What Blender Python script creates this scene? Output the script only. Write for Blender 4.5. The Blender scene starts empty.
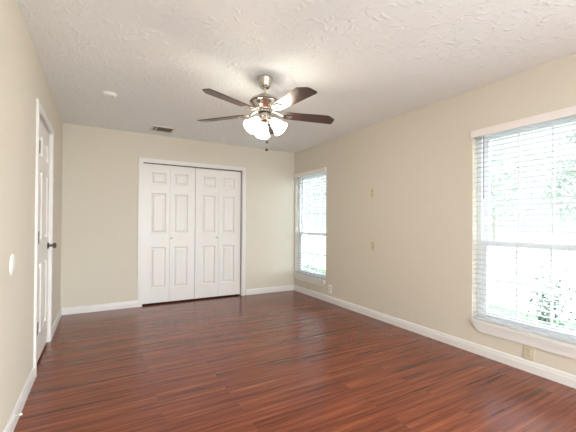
import bpy, bmesh, math, random
from mathutils import Vector, Matrix
PI = math.pi
random.seed(7)
SC = bpy.context.scene
COL = SC.collection

# ------------------------------------------------------------------ camera, sky, lights, exposure
W, H, REAR = 3.434, 2.44, -6.95          # room width, height, y of the wall behind the camera
CAM = Vector((0.4269, -5.0471, 1.1772))
yaw, pitch, roll = 0.518054, 0.006688, 0.0070259
F_PX, PP_DY = 329.245, 5.527
fwd = Vector((math.sin(yaw)*math.cos(pitch), math.cos(yaw)*math.cos(pitch), math.sin(pitch)))
rgt = Vector((math.cos(yaw), -math.sin(yaw), 0.0))
upv = rgt.cross(fwd)
r2 = math.cos(roll)*rgt + math.sin(roll)*upv
u2 = -math.sin(roll)*rgt + math.cos(roll)*upv
cd = bpy.data.cameras.new('camera')
cam = bpy.data.objects.new('camera', cd)
COL.objects.link(cam)
cam.matrix_world = Matrix(((r2.x, u2.x, -fwd.x, CAM.x), (r2.y, u2.y, -fwd.y, CAM.y), (r2.z, u2.z, -fwd.z, CAM.z), (0, 0, 0, 1)))
cd.sensor_fit = 'HORIZONTAL'
cd.sensor_width = 36.0
cd.lens = F_PX/576*36
cd.shift_y = PP_DY/576
cd.clip_start = 0.02
cd.clip_end = 300
SC.camera = cam

SKY, SKY_GLOW, SUN, REAR_FILL_W, SIDE_FILL_W, BULB_W, SHADE_E, EXPOSURE = 1.0, 8.6, 4.5, 68.0, 38.0, 1.6, 18.0, 0.46
world = bpy.data.worlds.new('sky')
SC.world = world
world.use_nodes = True
wn = world.node_tree
wn.nodes.clear()
wo = wn.nodes.new('ShaderNodeOutputWorld')
wb = wn.nodes.new('ShaderNodeBackground')
wb.inputs['Color'].default_value = (0.86, 0.945, 1.0, 1)
wb.inputs['Strength'].default_value = SKY
wn.links.new(wb.outputs[0], wo.inputs[0])
# hazy sky: pale at the horizon, brighter overhead; unseen bright lobe added to light the back wall
wt = wn.nodes.new('ShaderNodeTexCoord')
wd = wn.nodes.new('ShaderNodeVectorMath'); wd.operation = 'DOT_PRODUCT'
wd.inputs[1].default_value = Vector((0.35, -0.62, 0.70)).normalized()
wn.links.new(wt.outputs['Generated'], wd.inputs[0])
wr = wn.nodes.new('ShaderNodeMapRange'); wr.interpolation_type = 'SMOOTHSTEP'
wr.inputs[1].default_value, wr.inputs[2].default_value = 0.1, 0.95
wr.inputs[3].default_value, wr.inputs[4].default_value = SKY, SKY_GLOW
wn.links.new(wd.outputs['Value'], wr.inputs[0])
wn.links.new(wr.outputs[0], wb.inputs['Strength'])

sl = bpy.data.lights.new('sun', 'SUN')
sl.energy = SUN
sl.angle = 0.02
sl.color = (1.0, 0.99, 0.97)
slo = bpy.data.objects.new('sun', sl)
COL.objects.link(slo)
slo.rotation_euler = (math.radians(12), math.radians(-26), 0)      # high, from behind the house

# added fill light, set in the made-up window behind the camera
al = bpy.data.lights.new('rear_fill_light', 'AREA')
al.shape = 'RECTANGLE'
al.size, al.size_y = 1.9, 2.0
al.energy = REAR_FILL_W
al.color = (0.965, 0.985, 0.96)
alo = bpy.data.objects.new('rear_fill_light', al)
COL.objects.link(alo)
alo.location = (1.35, REAR - 0.22, 1.2)
alo.rotation_euler = (PI/2 + math.radians(6), 0, -math.radians(10))      # aims the fill slightly up and to the right

# second added fill light, in the made-up window of the right-hand wall
bl = bpy.data.lights.new('side_fill_light', 'AREA')
bl.shape = 'RECTANGLE'
bl.size, bl.size_y = 1.1, 1.7
bl.energy = SIDE_FILL_W
bl.color = (0.89, 0.955, 1.0)
blo = bpy.data.objects.new('side_fill_light', bl)
COL.objects.link(blo)
blo.location = (W + 0.22, -6.05, 1.2)
blo.rotation_euler = (PI/2 + math.radians(12), 0, PI/2)

SC.view_settings.view_transform = 'Standard'
SC.view_settings.look = 'None'
SC.view_settings.gamma = 1.0
SC.view_settings.use_curve_mapping = False
SC.view_settings.exposure = EXPOSURE
SC.cycles.max_bounces = 14
SC.cycles.diffuse_bounces = 8
SC.cycles.glossy_bounces = 4
SC.cycles.transparent_max_bounces = 16
SC.cycles.sample_clamp_indirect = 8.0
SC.cycles.caustics_reflective = False
SC.cycles.caustics_refractive = False

# ------------------------------------------------------------------ materials
def srgb(r, g, b):
    f = lambda c: (c/255/12.92) if c/255 <= 0.04045 else ((c/255+0.055)/1.055)**2.4
    return (f(r), f(g), f(b), 1)

def mat(name, col, rough=0.5, metal=0.0, spec=0.5):
    m = bpy.data.materials.new(name)
    m.use_nodes = True
    b = m.node_tree.nodes['Principled BSDF']
    b.inputs['Base Color'].default_value = col
    b.inputs['Roughness'].default_value = rough
    b.inputs['Metallic'].default_value = metal
    b.inputs['Specular IOR Level'].default_value = spec
    return m

def node(m, t, **kw):
    n = m.node_tree.nodes.new(t)
    for k, v in kw.items():
        if k in n.inputs: n.inputs[k].default_value = v
        else: setattr(n, k, v)
    return n

def link(m, a, b): m.node_tree.links.new(a, b)

def bump(m, scale, strength, dist, detail=3.0, vec=None):
    tc = node(m, 'ShaderNodeTexCoord')
    nz = node(m, 'ShaderNodeTexNoise', Scale=scale, Detail=detail)
    link(m, tc.outputs['Object'], nz.inputs['Vector'])
    bp = node(m, 'ShaderNodeBump', Strength=strength, Distance=dist)
    link(m, nz.outputs[0], bp.inputs['Height'])
    link(m, bp.outputs[0], m.node_tree.nodes['Principled BSDF'].inputs['Normal'])
    return m

M = {}
M['wall'] = bump(mat('wall_paint', srgb(210, 204, 190), 0.75, spec=0.25), 90, 0.12, 0.002)
M['trim'] = bump(mat('trim_paint', srgb(222, 221, 219), 0.35), 60, 0.04, 0.001)
M['door'] = bump(mat('door_paint', srgb(224, 222, 219), 0.38), 40, 0.05, 0.001)
M['vinyl'] = mat('window_vinyl', srgb(238, 240, 243), 0.35)
def slat_mat():
    m = mat('blind_slat', srgb(208, 210, 213), 0.45)
    nt = m.node_tree
    o = [n for n in nt.nodes if n.type == 'OUTPUT_MATERIAL'][0]
    t = node(m, 'ShaderNodeBsdfTranslucent'); t.inputs[0].default_value = srgb(208, 210, 213)
    mx = node(m, 'ShaderNodeMixShader'); mx.inputs[0].default_value = 0.1
    link(m, nt.nodes['Principled BSDF'].outputs[0], mx.inputs[1]); link(m, t.outputs[0], mx.inputs[2])
    link(m, mx.outputs[0], o.inputs[0])
    return m
M['slat'] = slat_mat()
M['valance'] = mat('blind_valance', srgb(232, 226, 224), 0.4)
M['cord'] = mat('blind_cord', srgb(215, 215, 215), 0.7)
M['wand'] = mat('blind_wand', srgb(150, 152, 156), 0.4)
M['nickel'] = mat('brushed_nickel', srgb(205, 198, 188), 0.2, 1.0)
M['darkmetal'] = mat('dark_nickel', srgb(95, 90, 84), 0.3, 1.0)
M['bronze'] = mat('dark_bronze', srgb(60, 54, 50), 0.35, 0.9)
M['almond'] = mat('almond_plastic', srgb(206, 197, 172), 0.4)
M['almond_dark'] = mat('almond_slot', srgb(70, 60, 45), 0.6)
M['painted'] = mat('painted_plate', srgb(205, 190, 165), 0.5)
M['white'] = mat('white_plastic', srgb(238, 237, 233), 0.4)
M['knob'] = mat('knob_enamel', srgb(186, 182, 176), 0.4)
M['greyplastic'] = mat('grey_plastic', srgb(150, 148, 142), 0.5)
M['black'] = mat('black_plastic', srgb(14, 13, 13), 0.6)
M['shadowbox'] = mat('vent_duct', srgb(140, 133, 124), 0.8)
M['closet'] = mat('closet_wall', srgb(120, 112, 100), 0.9)
M['ventwhite'] = mat('vent_enamel', srgb(222, 216, 205), 0.45)
M['slatgrey'] = mat('vent_slat_enamel', srgb(178, 171, 160), 0.5)
M['bark'] = bump(mat('bark', srgb(176, 170, 162), 0.9), 30, 0.6, 0.02)
M['pavement'] = bump(mat('pavement', srgb(170, 170, 168), 0.9), 25, 0.2, 0.004)
M['siding'] = mat('siding', srgb(200, 195, 185), 0.8)

def ceiling_mat():
    m = mat('ceiling_texture', srgb(233, 237, 238), 0.9, spec=0.15)
    tc = node(m, 'ShaderNodeTexCoord')
    warp = node(m, 'ShaderNodeTexNoise', Scale=7.0, Detail=2.0)
    link(m, tc.outputs['Object'], warp.inputs['Vector'])
    mx = node(m, 'ShaderNodeMix', data_type='RGBA', blend_type='ADD')
    mx.inputs[0].default_value = 0.35
    link(m, tc.outputs['Object'], mx.inputs[6])
    link(m, warp.outputs['Color'], mx.inputs[7])
    nz = node(m, 'ShaderNodeTexNoise', Scale=16.0, Detail=4.0, Roughness=0.62)
    nz.noise_type = 'RIDGED_MULTIFRACTAL'
    link(m, mx.outputs[2], nz.inputs['Vector'])
    bp = node(m, 'ShaderNodeBump', Strength=0.6, Distance=0.012)
    link(m, nz.outputs[0], bp.inputs['Height'])
    link(m, bp.outputs[0], m.node_tree.nodes['Principled BSDF'].inputs['Normal'])
    return m
M['ceiling'] = ceiling_mat()

def floor_mat():
    m = mat('wood_laminate', srgb(110, 58, 42), 0.3, spec=0.42)
    b = m.node_tree.nodes['Principled BSDF']
    tc = node(m, 'ShaderNodeTexCoord')
    br = node(m, 'ShaderNodeTexBrick', Scale=1.0)
    br.offset = 0.37; br.offset_frequency = 2
    br.inputs['Brick Width'].default_value = 1.22
    br.inputs['Row Height'].default_value = 0.125
    br.inputs['Mortar Size'].default_value = 0.0012
    br.inputs['Mortar Smooth'].default_value = 0.3
    br.inputs['Color1'].default_value = (0, 0, 0, 1)
    br.inputs['Color2'].default_value = (1, 1, 1, 1)
    br.inputs['Mortar'].default_value = (0.0, 0.0, 0.0, 1)
    link(m, tc.outputs['Object'], br.inputs['Vector'])
    # every plank takes its own stretch of grain
    sh = node(m, 'ShaderNodeMix', data_type='RGBA', blend_type='ADD')
    sh.inputs[0].default_value = 1.0
    sc = node(m, 'ShaderNodeVectorMath', operation='SCALE')
    sc.inputs[3].default_value = 3.7
    link(m, br.outputs['Color'], sc.inputs[0])
    link(m, tc.outputs['Object'], sh.inputs[6])
    link(m, sc.outputs[0], sh.inputs[7])
    def grain(sx, sy, scale, detail, rough):
        mp = node(m, 'ShaderNodeMapping')
        mp.inputs['Scale'].default_value = (sx, sy, 1)
        link(m, sh.outputs[2], mp.inputs['Vector'])
        nz = node(m, 'ShaderNodeTexNoise', Scale=scale, Detail=detail, Roughness=rough)
        link(m, mp.outputs[0], nz.inputs['Vector'])
        return nz
    g1 = grain(0.6, 17, 2.0, 5.0, 0.62)
    g2 = grain(2.2, 60, 2.0, 4.0, 0.6)
    g3 = grain(0.5, 8, 1.6, 2.0, 0.5)
    cr = node(m, 'ShaderNodeValToRGB')
    e = cr.color_ramp.elements
    e[0].position, e[0].color = 0.30, srgb(72, 35, 23)
    e[1].position, e[1].color = 0.72, srgb(148, 84, 57)
    k = e.new(0.44); k.color = srgb(110, 56, 37)
    k = e.new(0.56); k.color = srgb(126, 66, 43)
    link(m, g1.outputs[0], cr.inputs[0])
    cr2 = node(m, 'ShaderNodeValToRGB')
    e = cr2.color_ramp.elements
    e[0].position, e[0].color = 0.33, (0.6, 0.52, 0.5, 1)
    e[1].position, e[1].color = 0.58, (1.12, 1.1, 1.08, 1)
    link(m, g2.outputs[0], cr2.inputs[0])
    mu = node(m, 'ShaderNodeMix', data_type='RGBA', blend_type='MULTIPLY')
    mu.inputs[0].default_value = 0.5
    link(m, cr.outputs[0], mu.inputs[6]); link(m, cr2.outputs[0], mu.inputs[7])
    cr3 = node(m, 'ShaderNodeValToRGB')
    e = cr3.color_ramp.elements
    e[0].position, e[0].color = 0.32, (0.82, 0.79, 0.78, 1)
    e[1].position, e[1].color = 0.62, (1.1, 1.08, 1.06, 1)
    link(m, g3.outputs[0], cr3.inputs[0])
    mu2 = node(m, 'ShaderNodeMix', data_type='RGBA', blend_type='MULTIPLY')
    mu2.inputs[0].default_value = 0.8
    link(m, mu.outputs[2], mu2.inputs[6]); link(m, cr3.outputs[0], mu2.inputs[7])
    g4 = grain(0.9, 42, 2.0, 3.0, 0.55)
    cr4 = node(m, 'ShaderNodeValToRGB')
    e = cr4.color_ramp.elements
    e[0].position, e[0].color = 0.34, (0.6, 0.5, 0.46, 1)
    e[1].position, e[1].color = 0.43, (1.0, 1.0, 1.0, 1)
    link(m, g4.outputs[0], cr4.inputs[0])
    mu4 = node(m, 'ShaderNodeMix', data_type='RGBA', blend_type='MULTIPLY')
    mu4.inputs[0].default_value = 0.38
    link(m, mu2.outputs[2], mu4.inputs[6]); link(m, cr4.outputs[0], mu4.inputs[7])
    mu3 = node(m, 'ShaderNodeMix', data_type='RGBA', blend_type='MULTIPLY')
    link(m, br.outputs['Fac'], mu3.inputs[0])
    link(m, mu4.outputs[2], mu3.inputs[6])
    mu3.inputs[7].default_value = (0.6, 0.52, 0.5, 1)
    link(m, mu3.outputs[2], b.inputs['Base Color'])
    rr = node(m, 'ShaderNodeMapRange')
    rr.inputs[3].default_value = 0.25; rr.inputs[4].default_value = 0.17
    link(m, g2.outputs[0], rr.inputs[0])
    link(m, rr.outputs[0], b.inputs['Roughness'])
    bp = node(m, 'ShaderNodeBump', Strength=0.05, Distance=0.002)
    link(m, g2.outputs[0], bp.inputs['Height'])
    link(m, bp.outputs[0], b.inputs['Normal'])
    return m
M['floor'] = floor_mat()

def blade_mat():
    m = mat('blade_walnut', srgb(78, 50, 42), 0.33)
    b = m.node_tree.nodes['Principled BSDF']
    tc = node(m, 'ShaderNodeTexCoord')
    mp = node(m, 'ShaderNodeMapping'); mp.inputs['Scale'].default_value = (3, 40, 3)
    link(m, tc.outputs['Object'], mp.inputs[0])
    nz = node(m, 'ShaderNodeTexNoise', Scale=2.0, Detail=4.0)
    link(m, mp.outputs[0], nz.inputs['Vector'])
    cr = node(m, 'ShaderNodeValToRGB')
    cr.color_ramp.elements[0].position, cr.color_ramp.elements[0].color = 0.35, srgb(50, 33, 30)
    cr.color_ramp.elements[1].position, cr.color_ramp.elements[1].color = 0.7, srgb(80, 54, 47)
    link(m, nz.outputs[0], cr.inputs[0])
    link(m, cr.outputs[0], b.inputs['Base Color'])
    return m
M['blade'] = blade_mat()

def glow_mat():
    m = mat('lit_frosted_glass', (0.95, 0.93, 0.9, 1), 0.4)
    b = m.node_tree.nodes['Principled BSDF']
    b.inputs['Emission Color'].default_value = (1.0, 0.90, 0.75, 1)
    b.inputs['Emission Strength'].default_value = SHADE_E
    return m
M['shade'] = glow_mat()

def glass_mat():
    m = bpy.data.materials.new('window_glass')
    m.use_nodes = True
    nt = m.node_tree
    nt.nodes.clear()
    o = nt.nodes.new('ShaderNodeOutputMaterial')
    t = nt.nodes.new('ShaderNodeBsdfTransparent'); t.inputs[0].default_value = (0.95, 0.97, 0.97, 1)
    g = nt.nodes.new('ShaderNodeBsdfGlossy'); g.inputs['Roughness'].default_value = 0.02
    mx = nt.nodes.new('ShaderNodeMixShader'); mx.inputs[0].default_value = 0.06
    nt.links.new(t.outputs[0], mx.inputs[1]); nt.links.new(g.outputs[0], mx.inputs[2])
    nt.links.new(mx.outputs[0], o.inputs[0])
    return m
M['glass'] = glass_mat()

def leaf_mat(name, c1, c2):
    m = mat(name, c1, 0.6)
    b = m.node_tree.nodes['Principled BSDF']
    tc = node(m, 'ShaderNodeTexCoord')
    nz = node(m, 'ShaderNodeTexNoise', Scale=9.0, Detail=2.0)
    link(m, tc.outputs['Object'], nz.inputs['Vector'])
    mx = node(m, 'ShaderNodeMix', data_type='RGBA')
    link(m, nz.outputs[0], mx.inputs[0])
    mx.inputs[6].default_value = c1; mx.inputs[7].default_value = c2
    link(m, mx.outputs[2], b.inputs['Base Color'])
    return m
M['leaf'] = leaf_mat('shrub_leaf', srgb(70, 94, 78), srgb(98, 120, 106))
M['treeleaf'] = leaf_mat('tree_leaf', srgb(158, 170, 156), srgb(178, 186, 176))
M['grass'] = leaf_mat('lawn_grass', srgb(74, 98, 70), srgb(94, 118, 86))

# ------------------------------------------------------------------ mesh helpers
def add_box(bm, x0, y0, z0, x1, y1, z1, bev=0.0):
    x0, x1 = sorted((x0, x1)); y0, y1 = sorted((y0, y1)); z0, z1 = sorted((z0, z1))
    v = [bm.verts.new((x, y, z)) for z in (z0, z1) for y in (y0, y1) for x in (x0, x1)]
    fs = [(0, 2, 3, 1), (4, 5, 7, 6), (0, 1, 5, 4), (2, 6, 7, 3), (0, 4, 6, 2), (1, 3, 7, 5)]
    faces = [bm.faces.new([v[i] for i in f]) for f in fs]
    if bev:
        es = list({e for f in faces for e in f.edges})
        bmesh.ops.bevel(bm, geom=es, offset=bev, segments=2, affect='EDGES', profile=0.7)

def add_prism(bm, poly, d0, d1, axis='y'):
    """poly of 2D points extruded along axis: 'y' -> (a, d, b); 'x' -> (d, a, b); 'z' -> (a, b, d)"""
    def P(a, b, d):
        return {'y': (a, d, b), 'x': (d, a, b), 'z': (a, b, d)}[axis]
    A = [bm.verts.new(P(a, b, d0)) for a, b in poly]
    B = [bm.verts.new(P(a, b, d1)) for a, b in poly]
    n = len(poly)
    bm.faces.new(A); bm.faces.new(B[::-1])
    for i in range(n):
        bm.faces.new((A[i], B[i], B[(i+1) % n], A[(i+1) % n]))

def add_lathe(bm, prof, seg=32, mtx=None, cap=True):
    rings = []
    for r, z in prof:
        if r < 1e-6:
            rings.append([bm.verts.new((0, 0, z))])
        else:
            rings.append([bm.verts.new((r*math.cos(2*PI*i/seg), r*math.sin(2*PI*i/seg), z)) for i in range(seg)])
    for a, b in zip(rings, rings[1:]):
        if len(a) == 1 and len(b) == 1: continue
        for i in range(seg):
            j = (i+1) % seg
            if len(a) == 1: bm.faces.new((a[0], b[j], b[i]))
            elif len(b) == 1: bm.faces.new((a[i], a[j], b[0]))
            else: bm.faces.new((a[i], a[j], b[j], b[i]))
    if cap:
        for ring in (rings[0], rings[-1]):
            if len(ring) > 1: bm.faces.new(ring)
    vs = [v for r in rings for v in r]
    if mtx is not None: bmesh.ops.transform(bm, matrix=mtx, verts=vs)

def add_tube(bm, pts, rad, seg=10):
    pts = [Vector(p) for p in pts]
    rads = rad if isinstance(rad, (list, tuple)) else [rad]*len(pts)
    rings = []
    for i, p in enumerate(pts):
        d = (pts[min(i+1, len(pts)-1)] - pts[max(i-1, 0)]).normalized()
        ref = Vector((0, 0, 1)) if abs(d.z) < 0.9 else Vector((1, 0, 0))
        a = d.cross(ref).normalized(); b = d.cross(a)
        rings.append([bm.verts.new(p + rads[i]*(math.cos(2*PI*k/seg)*a + math.sin(2*PI*k/seg)*b)) for k in range(seg)])
    for A, B in zip(rings, rings[1:]):
        for k in range(seg):
            bm.faces.new((A[k], A[(k+1) % seg], B[(k+1) % seg], B[k]))
    bm.faces.new(rings[0]); bm.faces.new(rings[-1])

def obj(name, bm, m, parent=None, smooth=False, loc=None, rot=None):
    bmesh.ops.recalc_face_normals(bm, faces=bm.faces)
    me = bpy.data.meshes.new(name)
    bm.to_mesh(me); bm.free()
    me.materials.append(m)
    if smooth:
        me.set_sharp_from_angle(angle=math.radians(38))
        for p in me.polygons: p.use_smooth = True
    o = bpy.data.objects.new(name, me)
    COL.objects.link(o)
    if parent is not None: o.parent = parent
    if loc is not None: o.location = loc
    if rot is not None: o.rotation_euler = rot
    return o

def tag(o, label, cat, group=None, kind=None):
    o['label'] = label; o['category'] = cat
    if group: o['group'] = group
    if kind: o['kind'] = kind
    return o

def empty(name, loc, rz=0.0):
    o = bpy.data.objects.new(name, None)
    o.empty_display_size = 0.1
    COL.objects.link(o)
    o.location = loc; o.rotation_euler = (0, 0, rz)
    return o

def kids(o): return [c for c in COL.objects if c.parent == o]
def copy_tree(o, parent=None):
    c = o.copy(); COL.objects.link(c)
    if parent is not None: c.parent = parent
    for ch in kids(o): copy_tree(ch, c)
    return c

def B(*boxes, bev=0.0):
    bm = bmesh.new()
    for b in boxes: add_box(bm, *b, bev=bev)
    return bm

RIGHT, LEFT = -PI/2, PI/2        # rotations that turn a front facing -y to the right-hand / left-hand wall

# ------------------------------------------------------------------ the setting
T = 0.14
def struct(name, bm, m, label, cat, **k):
    return tag(obj(name, bm, m, **k), label, cat, kind='structure')

struct('floor', B((-T, REAR-T, -0.1, W+T, 0.75, 0.0)), M['floor'], 'glossy reddish brown wood plank floor', 'floor')
struct('ceiling', B((-T, REAR-T, H, W+T, 0.75, H+0.12)), M['ceiling'], 'off white stomped texture ceiling', 'ceiling')

# closet opening in the back wall
CX0, CX1, CZ = 0.944, 2.438, 2.045
struct('wall_back', B((-T, 0, 0, CX0, T, H), (CX1, 0, 0, W+T, T, H), (CX0, 0, CZ, CX1, T, H)), M['wall'], 'beige back wall around the closet doors', 'wall')
struct('wall_closet', B((0.3, 0.65, 0, 3.1, 0.75, H), (0.2, T, 0, 0.3, 0.75, H), (3.1, T, 0, 3.2, 0.75, H)), M['closet'], 'dim wall inside the closet behind the folding doors', 'wall')

# left-hand wall with a door
DY0, DY1, DZ, DCW = -1.888, -1.075, 2.052, 0.068
struct('wall_left', B((-T, REAR-T, 0, 0, DY0, H), (-T, DY1, 0, 0, 0, H), (-T, DY0, DZ, 0, DY1, H)), M['wall'], 'beige left-hand wall with a narrow-looking white door', 'wall')
struct('wall_hall', B((-0.6, DY0-0.3, -0.1, -0.55, DY1+0.3, H), (-0.6, DY0-0.35, -0.1, -T, DY0-0.3, H), (-0.6, DY1+0.3, -0.1, -T, DY1+0.35, H), (-0.6, DY0-0.3, -0.1, -T, DY1+0.3, -0.02), (-0.6, DY0-0.3, H, -T, DY1+0.3, H+0.05)), M['closet'], 'dim hall wall behind the left-hand door', 'wall')

# right-hand wall with two windows
WIN = [(-0.03, -0.95), (-3.235, -4.155)]
WZ0, WZ1 = 0.285, 2.05
bm = bmesh.new()
SIDE = (-5.45, -6.65)  # opening added out of view for the side fill light
edges = [0.0, WIN[0][0], WIN[0][1], WIN[1][0], WIN[1][1], SIDE[0], SIDE[1], REAR-T]
for a, b in ((edges[0], edges[1]), (edges[2], edges[3]), (edges[4], edges[5]), (edges[6], edges[7])):
    add_box(bm, W, b, 0, W+T, a, H)
for a, b in WIN + [SIDE]:
    add_box(bm, W, b, 0, W+T, a, WZ0); add_box(bm, W, b, WZ1, W+T, a, H)
struct('wall_right', bm, M['wall'], 'beige right-hand wall with windows under white blinds', 'wall')
sw = empty('added_window_side', (W, sum(SIDE)/2, WZ0), RIGHT); tag(sw, 'added bare white framed window in the right-hand wall, for fill light', 'window', kind='structure')  # made-up window behind the camera, frames the side fill
obj('window_frame', B((-0.6, 0.08, 0, -0.555, 0.12, 1.765), (0.555, 0.08, 0, 0.6, 0.12, 1.765), (-0.555, 0.08, 0, 0.555, 0.12, 0.045), (-0.555, 0.08, 1.72, 0.555, 0.12, 1.765), (-0.555, 0.085, 0.70, 0.555, 0.115, 0.74)), M['vinyl'], sw)

# wall behind the camera, with a wide window added for fill light
struct('wall_rear', B((0, REAR-T, 0, 0.36, REAR, H), (W-0.36, REAR-T, 0, W, REAR, H), (0.36, REAR-T, 2.22, W-0.36, REAR, H), (0.36, REAR-T, 0, W-0.36, REAR, 0.18)), M['wall'], 'beige wall with the added window, opposite the closet', 'wall')
pw = empty('added_window_rear', (W/2, REAR, 0.18)); tag(pw, 'added wide white framed window opposite the closet, for fill light', 'window', kind='structure')
hw = W/2-0.36
obj('window_frame', B((-hw, -0.10, 0, -hw+0.05, -0.04, 2.04), (hw-0.05, -0.10, 0, hw, -0.04, 2.04), (-hw+0.05, -0.10, 0, hw-0.05, -0.04, 0.05), (-hw+0.05, -0.10, 1.99, hw-0.05, -0.04, 2.04), (-0.03, -0.10, 0.05, 0.03, -0.04, 1.99)), M['vinyl'], pw)

# ------------------------------------------------------------------ baseboards and casings
BP = [(0, 0), (0.014, 0), (0.014, 0.058), (0.0115, 0.066), (0.0105, 0.080), (0.006, 0.090), (0, 0.090)]
def baseboard(name, side, a, b, label):
    bm = bmesh.new()
    if side == 'back': add_prism(bm, [(-d, z) for d, z in BP], a, b, 'x')
    elif side == 'left': add_prism(bm, [(d, z) for d, z in BP], a, b, 'y')
    elif side == 'right': add_prism(bm, [(W-d, z) for d, z in BP], a, b, 'y')
    elif side == 'rear': add_prism(bm, [(REAR+d, z) for d, z in BP], a, b, 'x')
    struct(name, bm, M['trim'], label, 'baseboard')
CW = 0.058
baseboard('baseboard_back', 'back', 0.0, CX0-CW, 'white baseboard on the back wall left of the closet')
baseboard('baseboard_back', 'back', CX1+CW+0.02, W, 'white baseboard on the back wall right of the closet')
baseboard('baseboard_left', 'left', DY1+DCW, 0.0, 'short white baseboard between the left-hand door and the back corner')
baseboard('baseboard_left', 'left', REAR, DY0-DCW, 'white baseboard on the left-hand wall, nearer than the door')
baseboard('baseboard_right', 'right', REAR, 0.0, 'long white baseboard under the two windows')
baseboard('baseboard_rear', 'rear', 0.0, W, 'white baseboard under the added rear window')

def casing_poly(x0, x1, z1, w):      # an inverted U as one outline
    return [(x0-w, 0), (x0, 0), (x0, z1), (x1, z1), (x1, 0), (x1+w, 0), (x1+w, z1+w), (x0-w, z1+w)]
bm = bmesh.new()
add_prism(bm, casing_poly(CX0, CX1, CZ-0.012, CW), -0.016, 0, 'y')
add_prism(bm, casing_poly(CX0-0.012, CX1+0.012, CZ, CW-0.03), -0.021, -0.016, 'y')
struct('trim_1', bm, M['trim'], 'white casing around the closet doors', 'trim')
bm = bmesh.new()      # jamb lining, set in the opening
add_prism(bm, [(CX0, 0), (CX0+0.004, 0), (CX0+0.004, CZ-0.006), (CX1-0.004, CZ-0.006), (CX1-0.004, 0), (CX1, 0), (CX1, CZ), (CX0, CZ)], 0, T, 'y')
struct('trim_2', bm, M['trim'], 'white jamb lining inside the closet opening', 'trim')
bm = bmesh.new()
add_prism(bm, casing_poly(DY0, DY1, DZ-0.012, DCW), 0, 0.011, 'x')
add_prism(bm, casing_poly(DY0-0.016, DY1+0.016, DZ+0.004, DCW-0.026), 0.011, 0.015, 'x')
struct('trim_3', bm, M['trim'], 'white casing around the left-hand door', 'trim')
bm = bmesh.new()
add_prism(bm, [(DY0, 0), (DY0+0.006, 0), (DY0+0.006, DZ-0.008), (DY1-0.006, DZ-0.008), (DY1-0.006, 0), (DY1, 0), (DY1, DZ), (DY0, DZ)], -T, 0, 'x')
struct('trim_4', bm, M['trim'], 'white jamb lining inside the left-hand door opening', 'trim')

# ------------------------------------------------------------------ panelled doors (front faces -y, local origin at bottom left)
def panel_leaf(w, h, t, panels):
    """slab with raised panels sunk into its front; panels: (x0, z0, x1, z1)"""
    bm = bmesh.new()
    xs = sorted({0, w, *[p[0] for p in panels], *[p[2] for p in panels]})
    zs = sorted({0, h, *[p[1] for p in panels], *[p[3] for p in panels]})
    V = {}
    def v(x, y, z):
        k = (round(x, 5), round(y, 5), round(z, 5))
        if k not in V: V[k] = bm.verts.new(k)
        return V[k]
    def inside(xa, xb, za, zb):
        return any(p[0]-1e-6 <= xa and xb <= p[2]+1e-6 and p[1]-1e-6 <= za and zb <= p[3]+1e-6 for p in panels)
    for xa, xb in zip(xs, xs[1:]):
        for za, zb in zip(zs, zs[1:]):
            if not inside(xa, xb, za, zb):
                bm.faces.new((v(xa, 0, za), v(xb, 0, za), v(xb, 0, zb), v(xa, 0, zb)))
    for x0, z0, x1, z1 in panels:
        ring = []
        for ins, d in ((0, 0), (0.005, 0.006), (0.012, 0.014), (0.022, 0.014), (0.044, 0.003)):
            ring.append([v(x0+ins, d, z0+ins), v(x1-ins, d, z0+ins), v(x1-ins, d, z1-ins), v(x0+ins, d, z1-ins)])
        # border vertices where the grid lines cross this panel's edge are not needed: panels share grid lines
        for A, C in zip(ring, ring[1:]):
            for i in range(4):
                bm.faces.new((A[i], A[(i+1) % 4], C[(i+1) % 4], C[i]))
        bm.faces.new(ring[-1])
    for q in (((0, 0), (w, 0)), ((w, 0), (w, h)), ((w, h), (0, h)), ((0, h), (0, 0))):
        (xa, za), (xb, zb) = q
        bm.faces.new((v(xa, 0, za), v(xa, t, za), v(xb, t, zb), v(xb, 0, zb)))
    bm.faces.new((v(0, t, 0), v(0, t, h), v(w, t, h), v(w, t, 0)))
    return bm

# closet: two pairs of folding leaves
def knob_bm(r):
    bm = bmesh.new()
    add_lathe(bm, [(r*0.75, 0), (r*0.75, 0.003), (r*0.4, 0.006), (r*0.38, 0.014), (r*0.85, 0.019), (r, 0.025), (r*0.85, 0.031), (0, 0.034)], 20, Matrix.Rotation(PI/2, 4, 'X'))
    return bm
LH, LZ = 1.995, 0.024
gap = 0.003
lw = (CX1-CX0-0.008-0.012-5*gap)/4
ROWS = [(0.205, 0.80), (1.00, 1.58), (1.71, 1.878)]
def bifold(name, x0, outer_left, label):
    root = empty(name, (x0, 0.022, LZ)); tag(root, label, 'closet door', kind='structure')
    for k in range(2):
        wide_left = (k == 0)
        a, b = (0.105, lw-0.053) if wide_left else (0.053, lw-0.105)
        lf = obj('door_leaf', panel_leaf(lw, LH, 0.033, [(a, z0, b, z1) for z0, z1 in ROWS]), M['door'], root, loc=(k*(lw+gap), 0, 0))
        if k == (1 if outer_left else 0):
            kn = obj('knob', knob_bm(0.015), M['knob'], lf, smooth=True, loc=(0.022 if outer_left else lw-0.03, 0, 0.93))
    return root
bifold('door_2', CX0+0.005, True, 'left pair of white panelled folding closet doors')
bifold('door_3', CX0+0.005+2*lw+3*gap, False, 'right pair of white panelled folding closet doors')
tr = struct('trim_5', B((CX0+0.004, 0.028, CZ-0.022, CX1-0.004, 0.048, CZ-0.006)), M['darkmetal'], 'dark metal track over the folding closet doors', 'trim')

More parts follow.
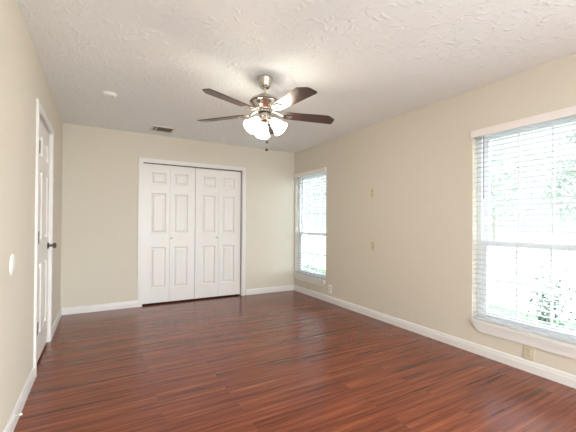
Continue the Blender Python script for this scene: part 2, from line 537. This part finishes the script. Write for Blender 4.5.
# left-hand door: hinges on the near side, lever on the far side
dw = DY1-DY0-0.018
d1 = empty('door_1', (-0.012, DY0+0.009, 0.026), LEFT); tag(d1, 'white panelled door in the left-hand wall', 'door', kind='structure')
pr = [(0.21, 0.80), (1.0, 1.58), (1.71, 1.88)]
cols = [(0.11, dw/2-0.05), (dw/2+0.05, dw-0.11)]
obj('door_panel', panel_leaf(dw, 2.008, 0.035, [(a, z0, b, z1) for a, b in cols for z0, z1 in pr]), M['door'], d1)
bm = bmesh.new()
add_lathe(bm, [(0.031, 0), (0.031, 0.006), (0.026, 0.010), (0.012, 0.013), (0.011, 0.040), (0.024, 0.046), (0.0275, 0.056), (0.024, 0.066), (0.012, 0.071), (0, 0.072)], 24, Matrix.Translation((dw-0.065, 0, 0.925)) @ Matrix.Rotation(PI/2, 4, 'X'))
obj('door_knob', bm, M['darkmetal'], d1, smooth=True)
for z in (0.325, 1.03, 1.735):
    bm = bmesh.new()
    add_tube(bm, [(0.006, -0.022, z-0.05), (0.006, -0.022, z+0.05)], 0.007, 12)
    add_box(bm, 0.001, -0.022, z-0.048, 0.004, 0.0, z+0.048)
    obj('hinge', bm, M['bronze'], d1)

# ------------------------------------------------------------------ windows (front faces the room, +y local is outdoors)
def window(name, y0, y1, label):
    w = abs(y1-y0); h = WZ1-WZ0
    root = empty(name, (W, (y0+y1)/2, WZ0), RIGHT); tag(root, label, 'window', kind='structure')
    a = w/2
    fr = bmesh.new()
    fz0 = 0.0
    add_box(fr, -a, 0.075, fz0, -a+0.042, 0.135, h); add_box(fr, a-0.042, 0.075, fz0, a, 0.135, h)
    add_box(fr, -a+0.042, 0.075, h-0.045, a-0.042, 0.135, h); add_box(fr, -a+0.042, 0.075, fz0, a-0.042, 0.135, 0.045)
    obj('window_frame', fr, M['vinyl'], root)
    i = a-0.042
    zm = 1.01-WZ0                                    # height of the meeting rail
    def sash(z0, z1, yy, rows, bot, top):
        st = 0.048
        bm = bmesh.new()
        add_box(bm, -i, yy, z0, -i+st, yy+0.028, z1); add_box(bm, i-st, yy, z0, i, yy+0.028, z1)
        add_box(bm, -i+st, yy, z0, i-st, yy+0.028, z0+bot); add_box(bm, -i+st, yy, z1-top, i-st, yy+0.028, z1)
        gx0, gx1, gz0, gz1 = -i+st, i-st, z0+bot, z1-top
        for k in (1, 2):
            x = gx0+(gx1-gx0)*k/3
            add_box(bm, x-0.007, yy+0.006, gz0, x+0.007, yy+0.022, gz1)
        for k in range(1, rows):
            z = gz0+(gz1-gz0)*k/rows
            add_box(bm, gx0, yy+0.007, z-0.007, gx1, yy+0.021, z+0.007)
        s = obj('sash', bm, M['vinyl'], root)
        obj('glass_pane', B((gx0-0.005, yy+0.012, gz0-0.005, gx1+0.005, yy+0.016, gz1+0.005)), M['glass'], s)
    sash(0.045, zm+0.022, 0.078, 2, 0.05, 0.045)
    sash(zm-0.022, h-0.045, 0.107, 3, 0.045, 0.04)
    # stool and tapered apron
    obj('window_stool', B((-a+0.0, 0.0, 0.0, a-0.0, 0.075, 0.028), (-a+0.012, -0.03, 0.0, a-0.012, 0.0, 0.028), bev=0.003), M['trim'], root)
    bm = bmesh.new()
    add_prism(bm, [(-a+0.017, -0.001), (a-0.017, -0.001), (a-0.020, -0.022), (a-0.07, -0.072), (-a+0.07, -0.072), (-a+0.020, -0.022)], -0.017, -0.0, 'y')
    add_prism(bm, [(-a+0.018, -0.001), (a-0.018, -0.001), (a-0.028, -0.024), (-a+0.028, -0.024)], -0.024, -0.017, 'y')
    obj('window_apron', bm, M['trim'], root)
    return root
window('window_1', *WIN[0], 'tall narrow-looking window beside the back right corner')
window('window_2', *WIN[1], 'large window nearest the camera on the right-hand wall')

# ------------------------------------------------------------------ blinds
def slat_bm(w):
    bm = bmesh.new()
    n = 6; d = 0.0245
    top = []; bot = []
    for k in range(n+1):
        y = -d+2*d*k/n
        z = 0.0022*(1-(y/d)**2)
        top.append((y, z+0.0026)); bot.append((y, z))
    add_prism(bm, top+bot[::-1], -w/2, w/2, 'x')
    return bm
def blind(label):
    w = 0.92
    a = w/2
    root = empty('window_blind', (0, 0, 0), RIGHT)
    tag(root, label, 'blind', 'white slatted blinds in the windows')
    # local origin: centre of the opening at its head, on the wall face
    bm = bmesh.new()
    add_box(bm, -a-0.006, -0.022, -0.066, a+0.006, -0.008, -0.001, bev=0.003)
    add_box(bm, -a-0.006, -0.008, -0.066, -a+0.004, -0.002, -0.001); add_box(bm, a-0.004, -0.008, -0.066, a+0.006, -0.002, -0.001)
    obj('valance', bm, M['valance'], root)
    obj('head_rail', B((-a+0.004, 0.004, -0.048, a-0.004, 0.058, -0.003)), M['slat'], root)
    sl = slat_bm(w-0.012)
    first = None
    z = -0.078
    zb = WZ0+0.028-WZ1
    n = 0
    while z > zb+0.05:
        if first is None:
            first = obj('slat', sl, M['slat'], root, smooth=True)
            s = first
        else:
            s = first.copy(); COL.objects.link(s)
        s.location = (0, 0.031, z)
        s.rotation_euler = (0, 0, 0)
        z -= 0.0445
    obj('bottom_rail', B((-a+0.006, 0.007, zb+0.004, a-0.006, 0.055, zb+0.022), bev=0.003), M['slat'], root)
    for x in (-0.245, 0.0, 0.245):
        bm = bmesh.new()
        for y in (0.0055, 0.0565):
            add_tube(bm, [(x, y, -0.05), (x, y, zb+0.012)], 0.0011, 6)
        obj('ladder_cord', bm, M['cord'], root)
    bm = bmesh.new()
    add_tube(bm, [(-a+0.105, -0.004, -0.05), (-a+0.105, -0.004, -0.62)], 0.0045, 8)
    add_tube(bm, [(-a+0.105, -0.004, -0.62), (-a+0.105, -0.004, -0.635)], 0.006, 8)
    obj('tilt_wand', bm, M['wand'], root)
    return root
b1 = blind('white slatted blind filling the tall window by the back corner')
b2 = copy_tree(b1)
b2['label'] = 'white slatted blind with a tilt wand on the large near window'
b1.location = (W, sum(WIN[0])/2, WZ1); b2.location = (W, sum(WIN[1])/2, WZ1)

# ------------------------------------------------------------------ ceiling fan
FX, FY = 1.656, -2.47
fan = empty('ceiling_fan', (FX, FY, H))
tag(fan, 'brushed nickel ceiling fan with five dark wood blades and lit frosted shades', 'ceiling fan')
bm = bmesh.new()
add_lathe(bm, [(0.066, 0), (0.067, -0.012), (0.062, -0.022), (0.058, -0.045), (0.046, -0.078), (0.036, -0.090), (0.018, -0.093)], 36)
obj('canopy', bm, M['nickel'], fan, smooth=True)
bm = bmesh.new()
add_lathe(bm, [(0.0115, -0.088), (0.0115, -0.150), (0.024, -0.152), (0.028, -0.165)], 20)
obj('downrod', bm, M['nickel'], fan, smooth=True)
bm = bmesh.new()
add_lathe(bm, [(0.026, -0.155), (0.050, -0.158), (0.088, -0.170), (0.116, -0.188), (0.128, -0.208), (0.128, -0.220), (0.120, -0.226), (0.112, -0.240),
               (0.096, -0.262), (0.080, -0.276), (0.078, -0.284), (0.060, -0.290)], 48)
hs = obj('motor_housing', bm, M['nickel'], fan, smooth=True)
bm = bmesh.new()
add_lathe(bm, [(0.1285, -0.208), (0.1305, -0.211), (0.1305, -0.217), (0.1285, -0.220)], 48, cap=False)
obj('trim_ring', bm, M['darkmetal'], hs, smooth=True)
bm = bmesh.new()
add_lathe(bm, [(0.050, -0.286), (0.050, -0.300), (0.043, -0.306), (0.041, -0.335), (0.048, -0.341), (0.052, -0.350), (0.050, -0.372), (0.036, -0.384), (0.018, -0.392), (0.0, -0.394)], 36)
obj('switch_housing', bm, M['nickel'], fan, smooth=True)

bm = bmesh.new()
add_lathe(bm, [(0.050, -0.299), (0.0525, -0.301), (0.0525, -0.312), (0.044, -0.314)], 36, cap=False)
obj('collar', bm, M['black'], fan, smooth=True)
BLZ = -0.312
def blade_bm():
    bm = bmesh.new()
    r0, r1 = 0.185, 0.648
    # +y is the left-hand edge looking outwards
    poly = [(r0, -0.048), (r0+0.03, -0.056), (0.40, -0.064), (r1-0.075, -0.070), (r1-0.008, -0.022), (r1, 0.0), (r1, 0.062), (r1-0.010, 0.070), (0.40, 0.064), (r0+0.03, 0.056), (r0, 0.048)]
    add_prism(bm, poly, -0.003, 0.003, 'z')
    return bm
def iron_bm():
    bm = bmesh.new()
    add_tube(bm, [(0.070, 0, 0.030), (0.100, 0, 0.022), (0.135, 0, 0.004), (0.165, 0, -0.006)], [0.012, 0.011, 0.010, 0.008], 10)
    out = [(0.155, -0.018), (0.180, -0.034), (0.215, -0.040), (0.250, -0.030), (0.268, 0.0), (0.250, 0.030), (0.215, 0.040), (0.180, 0.034), (0.155, 0.018)]
    inn = [(0.186+0.0, -0.010), (0.198, -0.020), (0.215, -0.023), (0.235, -0.017), (0.243, 0.0), (0.235, 0.017), (0.215, 0.023), (0.198, 0.020), (0.186, 0.010)]
    z0, z1 = -0.010, -0.0035
    n = len(out)
    R = [[bm.verts.new((x, y, z)) for x, y in p] for p, z in ((out, z0), (inn, z0), (out, z1), (inn, z1))]
    for i in range(n):
        j = (i+1) % n
        bm.faces.new((R[0][i], R[0][j], R[1][j], R[1][i])); bm.faces.new((R[2][i], R[3][i], R[3][j], R[2][j]))
        bm.faces.new((R[0][i], R[2][i], R[2][j], R[0][j])); bm.faces.new((R[1][i], R[1][j], R[3][j], R[3][i]))
    return bm
first = None
for k in range(5):
    ang = math.radians(58+72*k)
    rot = Matrix.Rotation(ang, 3, 'Z') @ Matrix.Rotation(math.radians(-11), 3, 'X')
    if first is None:
        first = obj('blade', blade_bm(), M['blade'], fan)
        fi = obj('blade_iron', iron_bm(), M['nickel'], first, smooth=True)
        b = first
    else:
        b = copy_tree(first, fan)
    b.location = (0, 0, BLZ+0.002)
    b.rotation_euler = rot.to_euler()

# light kit: three sockets with bell shades
def shade_prof():
    o = [(0.024, 0.0), (0.030, -0.008), (0.040, -0.030), (0.047, -0.055), (0.052, -0.080), (0.060, -0.103), (0.068, -0.116)]
    return o + [(r-0.003, z) for r, z in o[::-1]]
for k in range(3):
    ang = math.radians(72+120*k)
    mtx = Matrix.Rotation(ang, 4, 'Z') @ Matrix.Translation((0.070, 0, -0.375)) @ Matrix.Rotation(math.radians(-44), 4, 'Y')
    bm = bmesh.new()
    add_lathe(bm, [(0.010, 0.035), (0.013, 0.020), (0.024, 0.014), (0.027, 0.002), (0.027, -0.010)], 24, mtx)
    so = obj('lamp_socket', bm, M['nickel'], fan, smooth=True)
    bm = bmesh.new()
    add_lathe(bm, shade_prof(), 28, mtx, cap=False)
    obj('glass_shade', bm, M['shade'], so, smooth=True)
    bm = bmesh.new()
    add_lathe(bm, [(0.012, -0.010), (0.014, -0.030), (0.026, -0.055), (0.029, -0.070), (0.024, -0.088), (0.012, -0.097), (0, -0.099)], 16, mtx)
    obj('light_bulb', bm, M['shade'], so, smooth=True)
    pl = bpy.data.lights.new('bulb_glow', 'POINT')
    pl.energy = BULB_W; pl.color = (1.0, 0.84, 0.62); pl.shadow_soft_size = 0.03
    po = bpy.data.objects.new('bulb_glow', pl)
    COL.objects.link(po); po.parent = fan
    po.location = (mtx @ Vector((0, 0, -0.118-0.02)))
for dx, zl, dy in ((0.014, -0.558, -0.020), (-0.004, -0.632, -0.052)):
    bm = bmesh.new()
    add_tube(bm, [(dx, dy, -0.388), (dx, dy, zl+0.012)], 0.0012, 6)
    pc = obj('pull_chain', bm, M['nickel'], fan)
    bm = bmesh.new()
    add_lathe(bm, [(0.0, 0.016), (0.007, 0.013), (0.0125, 0.003), (0.013, -0.005), (0.009, -0.013), (0, -0.015)], 14, Matrix.Translation((dx, dy, zl)))
    obj('chain_fob', bm, M['black'], pc, smooth=True)

# ------------------------------------------------------------------ ceiling fixtures
sd = empty('smoke_detector', (0.498, -1.372, H)); tag(sd, 'round white smoke detector on the ceiling', 'smoke detector')
bm = bmesh.new(); add_lathe(bm, [(0.066, 0), (0.066, -0.006), (0.060, -0.008)], 32); obj('base_plate', bm, M['white'], sd, smooth=True)
bm = bmesh.new(); add_lathe(bm, [(0.056, -0.006), (0.057, -0.016), (0.050, -0.022), (0.030, -0.025), (0, -0.026)], 32); obj('cover', bm, M['white'], sd, smooth=True)
bm = bmesh.new(); add_lathe(bm, [(0.008, -0.024), (0.008, -0.0275), (0, -0.028)], 16, Matrix.Translation((0.022, 0, 0))); obj('test_button', bm, M['greyplastic'], sd)

cv = empty('ceiling_vent', (1.145, -0.355, H)); tag(cv, 'small white louvred air vent in the ceiling near the back wall', 'air vent')
vx, vy = 0.145, 0.135
obj('vent_frame', B((-vx, -vy, -0.008, -vx+0.025, vy, 0), (vx-0.025, -vy, -0.008, vx, vy, 0), (-vx+0.025, -vy, -0.008, vx-0.025, -vy+0.028, 0), (-vx+0.025, vy-0.028, -0.008, vx-0.025, vy, 0), (-vx+0.058, -vy+0.028, -0.008, -vx+0.072, vy-0.028, 0)), M['ventwhite'], cv)
obj('duct_back', B((-vx+0.02, -vy+0.02, -0.001, vx-0.02, vy-0.02, 0)), M['shadowbox'], cv)
for k in range(6):
    y = -vy+0.045+k*0.036
    bm = bmesh.new(); add_prism(bm, [(y-0.012, -0.0085), (y-0.0105, -0.0095), (y+0.010, -0.0015), (y+0.0085, -0.001)], -vx+0.074, vx-0.026, 'x')
    obj('louvre', bm, M['slatgrey'], cv)
for k in range(2):
    x = -vx+0.033+k*0.014
    bm = bmesh.new(); add_prism(bm, [(x-0.004, -0.0085), (x-0.0025, -0.009), (x+0.006, -0.0015), (x+0.0045, -0.001)], -vy+0.03, vy-0.03, 'y')
    obj('louvre', bm, M['slatgrey'], cv)

# ------------------------------------------------------------------ wall plates and outlets (front faces -y local)
def plate_bm(w, h, t=0.006):
    return B((-w/2, -t, -h/2, w/2, 0, h/2), bev=0.002)
def outlet(loc, label, group=None, m='almond'):
    root = empty('wall_outlet', loc, RIGHT); tag(root, label, 'outlet', group)
    obj('cover_plate', plate_bm(0.074, 0.118), M[m], root)
    for s in (1, -1):
        bm = bmesh.new()
        add_prism(bm, [(0.017*math.cos(t)*(1.0), 0.0145*math.sin(t)+s*0.021) for t in [2*PI*q/16 for q in range(16)]], -0.0085, -0.004, 'y')
        rc = obj('receptacle', bm, M['almond'], root)
        bm = bmesh.new()
        for x in (-0.0065, 0.0065): add_box(bm, x-0.0014, -0.0089, s*0.021-0.001, x+0.0014, -0.0080, s*0.021+0.008)
        add_box(bm, -0.0025, -0.0089, s*0.021-0.009, 0.0025, -0.0080, s*0.021-0.005)
        obj('slot', bm, M['almond_dark'], rc)
    bm = bmesh.new(); add_lathe(bm, [(0.0035, 0), (0.0035, 0.0015), (0, 0.002)], 10, Matrix.Translation((0, -0.006, 0)) @ Matrix.Rotation(PI/2, 4, 'X'))
    obj('screw', bm, M['greyplastic'], root)
    return root
outlet((W, -3.705, 0.155), 'almond double outlet just above the baseboard below the near window')
o2 = outlet((W, -1.065, 0.205), 'white outlet just right of the window by the back corner', None, 'white')

def jack(loc, label, rz=RIGHT, w=0.07, h=0.115, m='painted', group=None):
    root = empty('wall_plate', loc, rz); tag(root, label, 'wall plate', group)
    obj('cover_plate', plate_bm(w, h), M[m], root)
    for s in (1, -1):
        obj('socket', B((-0.011, -0.0085, s*0.022-0.013, 0.011, -0.004, s*0.022+0.013), bev=0.002), M['almond_dark' if False else 'jackgrey'], root)
    return root
M['jackgrey'] = mat('jack_insert', srgb(176, 163, 140), 0.5)
jack((W, -1.94, 1.575), 'beige wall plate between the windows, the upper of two')
jack((W, -1.95, 0.905), 'beige wall plate between the windows, the lower of two')
jk = empty('cable_jack', (W, -0.505, 0.135), RIGHT); tag(jk, 'small beige cable jack under the window by the back corner', 'cable jack')
obj('cover_plate', plate_bm(0.045, 0.07), M['painted'], jk)
bm = bmesh.new(); add_lathe(bm, [(0.006, 0), (0.006, 0.012), (0.004, 0.013), (0, 0.013)], 12, Matrix.Translation((0, -0.005, -0.012)) @ Matrix.Rotation(PI/2, 4, 'X'))
obj('connector', bm, M['darkmetal'], jk)

bp = empty('blank_cover', (0, -2.682, 0.936), LEFT); tag(bp, 'round white blank cover on the left-hand wall', 'cover plate')
bm = bmesh.new(); add_lathe(bm, [(0.062, 0), (0.062, 0.003), (0.058, 0.006), (0, 0.0075)], 40, Matrix.Rotation(PI/2, 4, 'X')); obj('disc', bm, M['white'], bp, smooth=True)
bm = bmesh.new()
add_lathe(bm, [(0.004, 0), (0.004, 0.0015), (0, 0.002)], 10, Matrix.Translation((0, -0.007, 0)) @ Matrix.Rotation(PI/2, 4, 'X')); obj('screw', bm, M['greyplastic'], bp)

def switch(loc, label):
    root = empty('light_switch', loc, LEFT); tag(root, label, 'light switch')
    obj('cover_plate', plate_bm(0.074, 0.118), M['almond'], root)
    bm = bmesh.new(); add_prism(bm, [(-0.004, -0.010), (-0.016, 0.006), (-0.013, 0.010), (-0.004, 0.010)], -0.005, 0.005, 'x')
    obj('toggle', bm, M['almond'], root)
switch((0, -0.93, 1.60), 'almond light switch beyond the left-hand door, the upper one')
switch((0, -0.93, 1.38), 'almond light switch beyond the left-hand door, the lower one')

ds = empty('door_stop', (0.0125, -2.60, 0.052), LEFT); tag(ds, 'small white door stop on the baseboard of the left-hand wall', 'door stop')
bm = bmesh.new(); add_tube(bm, [(0, 0, 0), (0, -0.018, 0)], 0.004, 10); obj('stem', bm, M['nickel'], ds)
bm = bmesh.new(); add_lathe(bm, [(0.007, 0.016), (0.008, 0.022), (0.006, 0.028), (0, 0.030)], 14, Matrix.Rotation(PI/2, 4, 'X')); obj('tip', bm, M['white'], ds, smooth=True)

# ------------------------------------------------------------------ outdoors
GZ = -0.15
struct('lawn', B((W+T, -16, GZ-0.1, 6.02, 16, GZ)), M['grass'], 'strip of green lawn outside the windows', 'lawn')
struct('pavement', B((6.02, -40, GZ-0.1, 70, 60, GZ-0.01)), M['pavement'], 'pale pavement beyond the lawn', 'pavement')

def leaves_bm(pts, size, rnd):
    bm = bmesh.new()
    for p in pts:
        s = size*rnd.uniform(0.6, 1.25)
        R = Matrix.Rotation(rnd.uniform(0, 2*PI), 3, 'Z') @ Matrix.Rotation(rnd.uniform(-1.1, 1.1), 3, 'Y') @ Matrix.Rotation(rnd.uniform(-0.9, 0.9), 3, 'X')
        q = [(0, 0, 0), (0.35, 0.2, 0.06), (0.75, 0.16, 0.04), (1, 0, -0.08), (0.75, -0.16, 0.04), (0.35, -0.2, 0.06)]
        v = [bm.verts.new(Vector(p) + R @ (Vector(c)*s)) for c in q]
        bm.faces.new((v[0], v[1], v[2], v[3])); bm.faces.new((v[0], v[3], v[4], v[5]))
    return bm
def shrub(loc, h, spread, n, label, seed, leaf=0.055):
    rnd = random.Random(seed)
    root = empty('garden_shrub', loc); tag(root, label, 'shrub', 'shrubs on the lawn')
    pts = []
    for k in range(7):
        a = rnd.uniform(0, 2*PI); top = h*rnd.uniform(0.65, 1.0); rr = spread*rnd.uniform(0.3, 1.0)
        tip = Vector((rr*math.cos(a), rr*math.sin(a), top))
        stem = [Vector((0.02*math.cos(a), 0.02*math.sin(a), 0)), Vector((tip.x*0.45, tip.y*0.45, top*0.5)), tip]
        bm = bmesh.new(); add_tube(bm, stem, [0.008, 0.006, 0.003], 6)
        obj('stem', bm, M['bark'], root)
        for q in range(n//7):
            t = rnd.uniform(0.15, 1.0)
            p = stem[0].lerp(stem[1], t*2) if t < 0.5 else stem[1].lerp(stem[2], t*2-1)
            pts.append(p + Vector((rnd.gauss(0, 1), rnd.gauss(0, 1), rnd.gauss(0, 0.7)))*spread*0.28)
    obj('foliage', leaves_bm([p for p in pts if p.z > 0.02], leaf, rnd), M['leaf'], root)
shrub((5.0, -3.18, GZ), 0.84, 0.22, 420, 'loose green shrub seen left of centre through the near window', 3)
shrub((5.0, -3.55, GZ), 0.80, 0.20, 260, 'thin green shrub seen at the right edge of the near window', 4)
shrub((5.15, 1.95, GZ), 0.62, 0.42, 420, 'dark green shrub seen low through the window by the back corner', 5)

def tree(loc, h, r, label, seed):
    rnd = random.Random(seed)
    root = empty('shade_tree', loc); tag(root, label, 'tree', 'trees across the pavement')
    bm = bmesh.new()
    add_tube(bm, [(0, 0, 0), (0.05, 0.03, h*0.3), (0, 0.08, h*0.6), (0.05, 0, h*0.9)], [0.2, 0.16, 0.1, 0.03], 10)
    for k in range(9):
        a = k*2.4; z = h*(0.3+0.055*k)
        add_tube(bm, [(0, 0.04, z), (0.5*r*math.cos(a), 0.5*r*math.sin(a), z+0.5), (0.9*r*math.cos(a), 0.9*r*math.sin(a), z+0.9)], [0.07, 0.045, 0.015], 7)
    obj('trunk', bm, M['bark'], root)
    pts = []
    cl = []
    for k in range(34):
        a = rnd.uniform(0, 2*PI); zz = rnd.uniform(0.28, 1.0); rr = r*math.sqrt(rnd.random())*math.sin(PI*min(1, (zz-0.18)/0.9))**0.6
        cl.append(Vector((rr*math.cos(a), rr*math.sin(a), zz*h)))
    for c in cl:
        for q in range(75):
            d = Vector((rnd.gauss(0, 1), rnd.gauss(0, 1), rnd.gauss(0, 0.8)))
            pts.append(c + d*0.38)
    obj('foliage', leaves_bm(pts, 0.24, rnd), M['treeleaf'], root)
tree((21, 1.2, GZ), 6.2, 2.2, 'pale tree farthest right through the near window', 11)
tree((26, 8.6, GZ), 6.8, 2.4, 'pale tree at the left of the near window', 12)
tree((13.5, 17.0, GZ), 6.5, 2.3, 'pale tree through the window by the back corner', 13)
